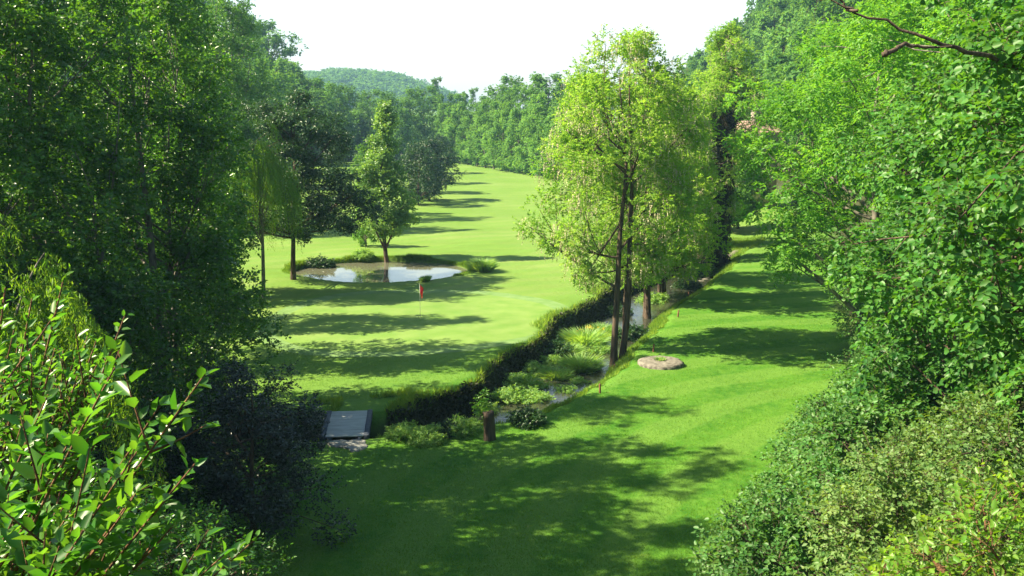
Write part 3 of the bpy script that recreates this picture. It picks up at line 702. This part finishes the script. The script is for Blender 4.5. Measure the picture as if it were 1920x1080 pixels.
def herb(seed, r, h, n, L, W):
    rng = np.random.default_rng(seed); lm = MB(); a = rng.random(n) * 6.28; q = r * np.sqrt(rng.random(n))
    C = np.stack([q * np.cos(a), q * np.sin(a), h * (.35 + .5 * rng.random(n)) * (1 - .5 * (q / r) ** 2)], -1)
    sprays(rng, lm, C, np.full(n, .3 * r), 16, 7, .22, L, W, .1, .7, .4); return lm
reedm = tuft(70, .95, 1.25, 1500, .05, 'reed', .9).mesh("waterside_clump", M['reed'])
herbm = herb(71, .85, .9, 34, .13, .06).mesh("waterside_herb", M['reed'])
darkm = herb(72, .8, 1.0, 34, .12, .08).mesh("dark_bush", M['dark'])
for k, (px, py, me, nm, s_, lab, cat) in enumerate([
    (1097, 655, reedm, "reed_clump", 1.15, "tall pale green waterside clump left of the locust stems, uppermost of three", "plant"),
    (1090, 700, reedm, "reed_clump", .95, "bushy pale waterside clump just below the uppermost one", "plant"),
    (1042, 715, reedm, "reed_clump", .7, "small fresh green clump at the right edge of the small water patch", "plant"),
    (985, 735, herbm, "waterside_herb", 1.0, "leafy green herb patch between the dark bank and the water", "plant"),
    (955, 760, herbm, "waterside_herb", 1.0, "leafy herb patch right of the tree stump", "plant"),
    (1003, 760, herbm, "waterside_herb", .9, "leafy herbs above the dark round bush", "plant"),
    (1060, 742, herbm, "waterside_herb", .62, "low white-edged herb by the right bank", "plant"),
    (1085, 727, herbm, "waterside_herb", .6, "low herb at the foot of the sunny right bank", "plant"),
    (988, 795, darkm, "round_bush", .75, "dark round bush on the right bank by the lower water", "shrub"),
    (1040, 655, darkm, "round_bush", 1.1, "brownish dark bush on the left bank below the green", "shrub"),
    (1110, 605, darkm, "round_bush", .8, "dark ivy stump bush beside the yellow irises", "shrub"),
    (960, 722, herbm, "waterside_herb", .8, "leafy herbs along the shaded foot of the left bank", "plant"),
    (1000, 705, herbm, "waterside_herb", .85, "green herbs left of the small water patch", "plant"),
    (1035, 690, herbm, "waterside_herb", .8, "green herbs above the small water patch", "plant"),
    (1065, 672, reedm, "reed_clump", .8, "narrow-leaved clump between the two larger pale clumps", "plant"),
    (1125, 668, herbm, "waterside_herb", .8, "leafy herbs touching the left side of the locust stems", "plant"),
    (1130, 632, reedm, "reed_clump", .8, "pale clump just left of the locust stems below the irises", "plant"),
    (905, 782, herbm, "waterside_herb", .7, "shaded herbs right behind the tree stump", "plant"),
    (1018, 772, herbm, "waterside_herb", .6, "small pale herb right of the dark round bush", "plant"),
    (760, 822, herbm, "waterside_herb", .7, "dim herbs in the gully near the bridge", "plant"),
    (868, 812, herbm, "waterside_herb", .75, "shaded herb patch left of the tree stump", "plant"),
    (800, 828, herbm, "waterside_herb", .7, "shaded herb patch at the dark foot of the bank", "plant"),
    (840, 815, darkm, "round_bush", .6, "shaded dark bush in the stream bed left of the stump", "shrub"),
    (1185, 640, darkm, "round_bush", 1.1, "dark undergrowth bush behind the locust stems", "shrub"),
    (1160, 600, darkm, "round_bush", 1.0, "dark undergrowth bush behind the front locust trunks", "shrub"),
    (1225, 575, herbm, "waterside_herb", 1.2, "green herb patch by the blue water upstream", "plant"),
    (1290, 545, darkm, "round_bush", 1.1, "dark bush on the bank left of the shaded lawn", "shrub"),
    (1320, 520, darkm, "round_bush", 1.2, "dark bush at the foot of the ivy-clad tree", "shrub"),
    (905, 508, reedm, "grass_clump", .95, "rounded tuft of long grass at the right end of the pond", "plant"),
    (600, 524, darkm, "clipped_shrub", (1.3, .8, .95), "dark flat-topped shrub at the pond edge by the spreading tree", "shrub"),
    (798, 527, reedm, "rush_clump", (.6, .3, .4), "short dark rushes on the near edge of the pond", "plant"),
    (680, 483, herbm, "pond_herb", .9, "yellowish bushy plant at the foot of the conical tree", "plant"),
    ]):
    x, y, z = onground(px, py)
    if nm in ('clipped_shrub', 'rush_clump'): z = max(z, -.3)
    o = link(nm, me); o.location = (x, y, z - .03); o.rotation_euler = (0, 0, k * 1.3)
    o.scale = (s_, s_, s_) if np.isscalar(s_) else s_; tag(o, lab, cat)
# irises
x, y, z = onground(1106, 606)
e = place("iris_clump", "clump of yellow flowering irises on the left bank", "plant", (x, y, z), [("leaf_blades", tuft(75, .6, .9, 420, .05, 'grass', .7).mesh("leaf_blades", M['grass']))])
rng = np.random.default_rng(3); fm = MB(); C = np.stack([rng.normal(size=16) * .25, rng.normal(size=16) * .25, .75 + .2 * rng.random(16)], -1)
sprays(rng, fm, C, np.full(16, .04), 4, 3, .05, .09, .06, .2, .5); link("flowers", fm.mesh("flowers", M['yellow']), e)

# dark creeping growth on the steep left bank, grass fringe along the edges
def scatter(name, label, cat, n, cond, L, W, mat, seed, up=.3, blades=False, box=(-9, 30, 34, 90)):
    rng = np.random.default_rng(seed)
    i = rng.integers(len(SP), size=n * 8); i = i[(SP[i, 1] < 95) & (SP[i, 0] > -10)]
    off = rng.uniform(-4.5, 3.2, len(i)); nn = np.stack([-ST[i, 1], ST[i, 0]], -1)
    q = SP[i] + nn * off[:, None] + rng.normal(size=(len(i), 2)) * .1
    z = H(q[:, 0], q[:, 1]); ok = cond(off, z, q) & ~((np.abs(q[:, 0] + 6) < 1.0) & (q[:, 1] < 40))
    q, z = q[ok][:n], z[ok][:n]; m = len(q); P = np.concatenate([q, z[:, None]], 1)
    D = unit(rng.normal(size=(m, 3)) * (.4 if blades else 1) + [0, 0, 1.0 if blades else .2]); lm = MB()
    N = rng.normal(size=(m, 3)) * .6 + [0, -.2, up]; s_ = .5 + rng.random(m)
    if not blades: P[:, 2] += rng.random(m) ** 2 * (.06 + .28 * sstep(.2, 1.0, wob(q[:, 0], q[:, 1], 1.6)))
    leaves(lm, P, D, N, L * s_, W * s_, rng.random(m)); tag(link(name, lm.mesh(name, M[mat])), label, cat, kind="stuff")
scatter("bank_creeper", "dark brownish creeper and brambles covering the steep left bank", "undergrowth", 60000, lambda o, z, q: (z < -.1) & (z > -1.12) & (o > 0), .14, .10, 'ivy', 80, .6)
scatter("bank_grass", "long sunlit grass fringing the stream banks", "grass", 60000, lambda o, z, q: (z < -.12) & (z > -1.1) & (o < 0), .20, .02, 'grass', 81, .2, True)
scatter("bank_edge_grass", "longer grass along the brow of the left bank", "grass", 26000, lambda o, z, q: (z < .0) & (z > -.35) & (o > 0), .26, .02, 'grass', 82, .2, True)
# short blades of the near lawn
rng = np.random.default_rng(84); n = 180000; d_ = 23 + 34 * rng.random(n) ** 1.3; q = np.stack([(rng.random(n) - .5) * .75 * d_ + 1.0, d_], -1)
q = q[(q[:, 0] < np.interp(q[:, 1], EY, EX) + 1.5) & (q[:, 0] > -12)]; z = H(q[:, 0], q[:, 1]); ok = (z > -.3) & ~((np.abs(q[:, 0] + 6) < .9) & (q[:, 1] > 34) & (q[:, 1] < 40)) & (((q[:, 0] - GC[0]) / GA) ** 2 + ((q[:, 1] - GC[1]) / GB) ** 2 > 1.3); q, z = q[ok], z[ok]; m = len(q); lm = MB()
pn = .5 + .5 * np.clip(wob(q[:, 0], q[:, 1], 1.3), -1, 1)
leaves(lm, np.concatenate([q, z[:, None]], 1), unit(rng.normal(size=(m, 3)) * .55 + [0, 0, 1.]), rng.normal(size=(m, 3)), (.035 + .035 * pn) * (.5 + rng.random(m)), .014 * (.6 + .8 * rng.random(m)), np.clip(.5 * pn + .5 * rng.random(m), 0, 1))
tag(link("lawn_grass", lm.mesh("lawn_grass", M['turfblade'])), "short mown grass of the near lawn", "grass", kind="stuff")
# pond rim grass
rng = np.random.default_rng(83); n = 26000; a = rng.random(n) * 6.283; e_ = rng.normal(size=n) * .025 + 1.055
q = np.stack([PC[0] + PA * e_ * np.cos(a), PC[1] + PB * e_ * np.sin(a)], -1); z = H(q[:, 0], q[:, 1]); ok = (z > -.26) & (q[:, 1] > PC[1] - 3.0); q, z = q[ok], z[ok]; m = len(q); lm = MB()
leaves(lm, np.concatenate([q, z[:, None]], 1), unit(rng.normal(size=(m, 3)) * .4 + [0, 0, 1.]), rng.normal(size=(m, 3)), (.14 + .16 * (np.sin(np.arctan2(q[:, 1] - PC[1], q[:, 0] - PC[0]) * 7) > .3)) * (.5 + rng.random(m)), .025 * (.5 + rng.random(m)), rng.random(m) * .6)
tag(link("pond_edge_grass", lm.mesh("pond_edge_grass", M['grass'])), "long grass growing round the rim of the pond", "grass", kind="stuff")

# ------------------------------------------------------------------ built things
def box(mb, x0, y0, z0, x1, y1, z1, bev=.012, a=.5):
    b = min(bev, (x1 - x0) * .3, (y1 - y0) * .3, (z1 - z0) * .3)
    def rng4(z, i): return [(x0 + i, y0 + i, z), (x1 - i, y0 + i, z), (x1 - i, y1 - i, z), (x0 + i, y1 - i, z)]
    V = rng4(z0, b) + rng4(z0 + b, 0) + rng4(z1 - b, 0) + rng4(z1, b); F = [[3, 2, 1, 0], [12, 13, 14, 15]]
    for l in range(3):
        for j in range(4): F.append([l * 4 + j, l * 4 + (j + 1) % 4, l * 4 + 4 + (j + 1) % 4, l * 4 + 4 + j])
    mb.add(V, F, np.full(16, a))
# foot bridge: planks across two beams, kerb boards at both sides, stone apron in front
na_, fa_ = pix(646, 824), pix(656, 776)
bx, by = na_; L_ = math.hypot(fa_[0] - bx, fa_[1] - by); rz = -math.atan2(fa_[0] - bx, fa_[1] - by)
e = place("foot_bridge", "grey plank foot bridge with dark blue side boards crossing the stream", "bridge", (bx, by, .02), [], rz)
mb = MB(); n = 22; r_ = random.Random(2); pw = L_ / n
for i in range(n): box(mb, -.70 + r_.uniform(-.012, .012), i * pw + .006, .06 + r_.uniform(-.004, .004), .70 + r_.uniform(-.012, .012), (i + 1) * pw - .006, .105, .006)
link("deck", mb.mesh("deck", M['plank']), e)
for s_ in (-1, 1):
    mb = MB(); box(mb, s_ * .55 - .07, -.05, -.18, s_ * .55 + .07, L_ + .05, .055); link("beam", mb.mesh("beam", M['beam']), e)
    mb = MB(); box(mb, s_ * .80 - .095, -.02, -.12, s_ * .80 + .095, L_ + .02, .14, .02); link("side_board", mb.mesh("side_board", M['beam']), e)
rng = np.random.default_rng(12)
def slab(pts, h, cz=0., bev=.03, rough=.01, sub=4, seed=1):
    rng = np.random.default_rng(seed); p = np.array(pts, float); n = len(p); q = []
    for i in range(n):
        for t in np.linspace(0, 1, sub, endpoint=False): q.append(p[i] * (1 - t) + p[(i + 1) % n] * t)
    q = np.array(q) + rng.normal(size=(n * sub, 2)) * rough; c = q.mean(0); m = len(q); mb = MB()
    rings = [(1, -.1), (1, h - bev), ((1 - bev * 1.2 / .5), h), (.55, h + .004), (.2, h + .002)]
    V = np.concatenate([np.concatenate([c + (q - c) * s_, np.full((m, 1), z_) + rng.normal(size=(m, 1)) * rough * .4], 1) for s_, z_ in rings] + [[[c[0], c[1], h]]])
    V[:, 2] += cz; j = np.arange(m); F = np.concatenate([np.stack([r * m + j, r * m + (j + 1) % m, (r + 1) * m + (j + 1) % m, (r + 1) * m + j], -1) for r in range(len(rings) - 1)])
    mb.add(V, F); b = (len(rings) - 1) * m; mb.f.append(np.stack([b + j, b + (j + 1) % m, np.full(m, len(rings) * m)], -1) + mb.n - len(V)); return mb
mb = MB()
ap = [pix(612, 826), pix(686, 826), pix(690, 838), pix(676, 846), pix(662, 848), pix(648, 840), pix(620, 836)]
ap = [(x, y) for x, y in ap]
ac = np.mean(ap, 0); o = link("stone_apron", slab([np.array(q) - ac for q in ap], .045, .0, .02, .03, 5, 3).mesh("stone_apron", M['stone2'])); o.location = (ac[0], ac[1] - .08, H1(*ac) + .0)
tag(o, "rough pale stone slab laid in the grass at the near end of the bridge", "slab")
# millstone
x, y, z = onground(1238, 683)
a = np.linspace(0, 2 * np.pi, 20, endpoint=False)
me = slab([(1.08 * math.cos(t), 1.08 * math.sin(t)) for t in a], .18, 0, .05, .02, 3, 8).mesh("disc", M['stone'])
e = place("round_stone", "flat round weathered stone disc lying on the lawn beside the locust tree", "stone", (x, y, z), [("disc", me)])
o = link("small_plant", tuft(76, .28, .22, 160, .03, 'reed', 1.2).mesh("small_plant", M['reed'])); o.location = (x, y + .1, z + .2)
tag(o, "small green plant growing from the centre of the round stone", "plant")
# stakes
for k, (px, py, hgt, lab) in enumerate([(1125, 737, .42, "short reddish stake on the sunny bank above the herbs"), (1225, 660, .42, "short dark stake standing behind the round stone"), (1271, 594, .42, "small reddish stake on the brow at the edge of the tree shadow"), (1290, 556, .4, "farthest small stake on the right bank"), (1150, 695, .35, "short stub stake at the foot of the front locust stems")]):
    x, y, z = onground(px, py); mb = MB()
    tube(mb, [(0, 0, -.2), (0, 0, 0), (.01, 0, hgt * .9), (.012, 0, hgt)], [.045, .045, .042, .025], 8)
    o = link("hazard_stake", mb.mesh("hazard_stake", M['stake'], False)); o.location = (x, y, z); o.rotation_euler = (.03, .06 * (k - 1), 0); tag(o, lab, "stake", "hazard stakes along the stream")
# stump with sprouts
x, y, z = onground(916, 824); mb = MB(); t = np.linspace(0, 1, 9)
th = np.arange(16) / 16 * 2 * np.pi; rr = .23 * (1 + .12 * np.sin(3 * th + 1) + .07 * np.sin(7 * th))
V = []; hs = 1.05
for i, q in enumerate(t): V += [(rr[j] * (1.25 - .35 * min(1, q * 3)) * math.cos(th[j]) + .03 * math.sin(q * 4), rr[j] * (1.25 - .35 * min(1, q * 3)) * math.sin(th[j]), -.3 + q * (hs + .3) + (.03 * math.sin(th[j] * 2) if i == 8 else 0)) for j in range(16)]
V.append((0, 0, hs + .01)); j = np.arange(16); F = np.concatenate([np.stack([i * 16 + j, i * 16 + (j + 1) % 16, i * 16 + 16 + (j + 1) % 16, i * 16 + 16 + j], -1) for i in range(8)])
mb.add(V, F); mb.f.append(np.stack([128 + j, 128 + (j + 1) % 16, np.full(16, 144)], -1))
e = place("tree_stump", "dark upright tree stump with leafy sprouts standing at the water's edge", "stump", (x, y, z), [("trunk", mb.mesh("trunk", M['bark'], True))])
rng = np.random.default_rng(6); lm = MB(); sprays(rng, lm, np.array([(-.25, .1, .95), (-.3, .3, 1.25), (-.15, .35, 1.5)]), np.array([.2, .25, .2]), 26, 5, .2, .10, .06, .2, .5)
link("sprouts", lm.mesh("sprouts", M['poplar']), e)
# flag
x, y, z = onground(788, 597)
mb = MB(); tube(mb, [(0, 0, -.1), (0, 0, .5), (0, 0, 1.2), (0, 0, 2.02)], [.011, .011, .010, .009], 8)
fb = MB(); U, Vn = 9, 12; V = []
for i in range(U):
    for jn in range(Vn):
        u, v = i / (U - 1), jn / (Vn - 1)
        V.append((.012 + .20 * u * (1 - .45 * v), .05 * math.sin(u * 9 + v * 2) * u, 1.98 - v * .46 - u * (.22 + .16 * v)))
F = [[i * Vn + j_, (i + 1) * Vn + j_, (i + 1) * Vn + j_ + 1, i * Vn + j_ + 1] for i in range(U - 1) for j_ in range(Vn - 1)]
fb.add(V, F, np.full(len(V), .5))
place("golf_flag", "red flag hanging limp on a thin pole on the putting green", "flag", (x, y, z), [("pole", mb.mesh("pole", M['pole'], True)), ("cloth", fb.mesh("cloth", M['red'], True))])
# house among the trees on the right
d = 122.; hx = (1390 - 960) / FPX * d
e = place("house", "small house with pinkish tiled roof half hidden among trees on the right", "house", (hx, d, H1(hx, d) - .3), [], .25, 1.)
hb_ = 12 - 44 / FPX * d - (H1(hx, d) - .3)
mb = MB(); box(mb, -3, -3, 0, 3, 3, hb_); link("wall", mb.mesh("wall", M['render']), e)
mb = MB(); rh = 1.2
mb.add([(-3.3, -3.5, hb_ - .1), (3.3, -3.5, hb_ - .1), (3.3, 3.5, hb_ - .1), (-3.3, 3.5, hb_ - .1), (-3.3, 0, hb_ + rh), (3.3, 0, hb_ + rh)], [[0, 1, 5, 4], [2, 3, 4, 5]], None)
mb.f.append(np.array([[0, 4, 3], [1, 2, 5]])); rf = link("roof", mb.mesh("roof", M['roof']), e)
mb = MB(); box(mb, 1.6, .8, hb_ + .6, 2.3, 1.5, hb_ + 2.4); link("chimney", mb.mesh("chimney", M['render']), rf)
for wx in (-1.6, .9):
    mb = MB(); box(mb, wx - .5, -3.05, hb_ - 2.0, wx + .5, -2.99, hb_ - .8); wn = link("window", mb.mesh("window", M['glass']), e)
# low stone edging along the right bank upstream
mb = MB(); r_ = random.Random(4); pa = [onground(*q) for q in [(1268, 566), (1290, 550), (1312, 534), (1334, 516), (1352, 500), (1366, 486), (1384, 470)]]
pa = np.array(pa); tt = np.linspace(0, len(pa) - 1, 46)
for t_ in tt:
    c = [np.interp(t_, range(len(pa)), pa[:, k]) for k in range(3)]; s_ = r_.uniform(.16, .26)
    box(mb, c[0] - s_, c[1] - s_, c[2] - .3, c[0] + s_, c[1] + s_ * .9, c[2] + r_.uniform(.08, .22), .05)
tag(link("stone_edging", mb.mesh("stone_edging", M['stone'])), "low line of rough stones along the brow of the upstream right bank", "edging")

# ------------------------------------------------------------------ haze in the valley air
m, t, N = nodes("haze_air"); v = N("ShaderNodeVolumePrincipled"); v.inputs['Color'].default_value = (.36, .64, 1, 1); v.inputs['Density'].default_value = .00036; v.inputs['Anisotropy'].default_value = .2
o = N("ShaderNodeOutputMaterial"); t.links.new(v.outputs[0], o.inputs['Volume'])
mb = MB(); V = [(x, y, z) for z in (-4, 92) for x, y in ((-520, -120), (520, -120), (520, 1330), (-520, 1330))]
mb.add(V, [[3, 2, 1, 0], [4, 5, 6, 7], [0, 1, 5, 4], [1, 2, 6, 5], [2, 3, 7, 6], [3, 0, 4, 7]])
HAZE = True
if HAZE: tag(link("haze", mb.mesh("haze", m)), "thin blue morning haze in the valley air", "haze", kind="stuff")
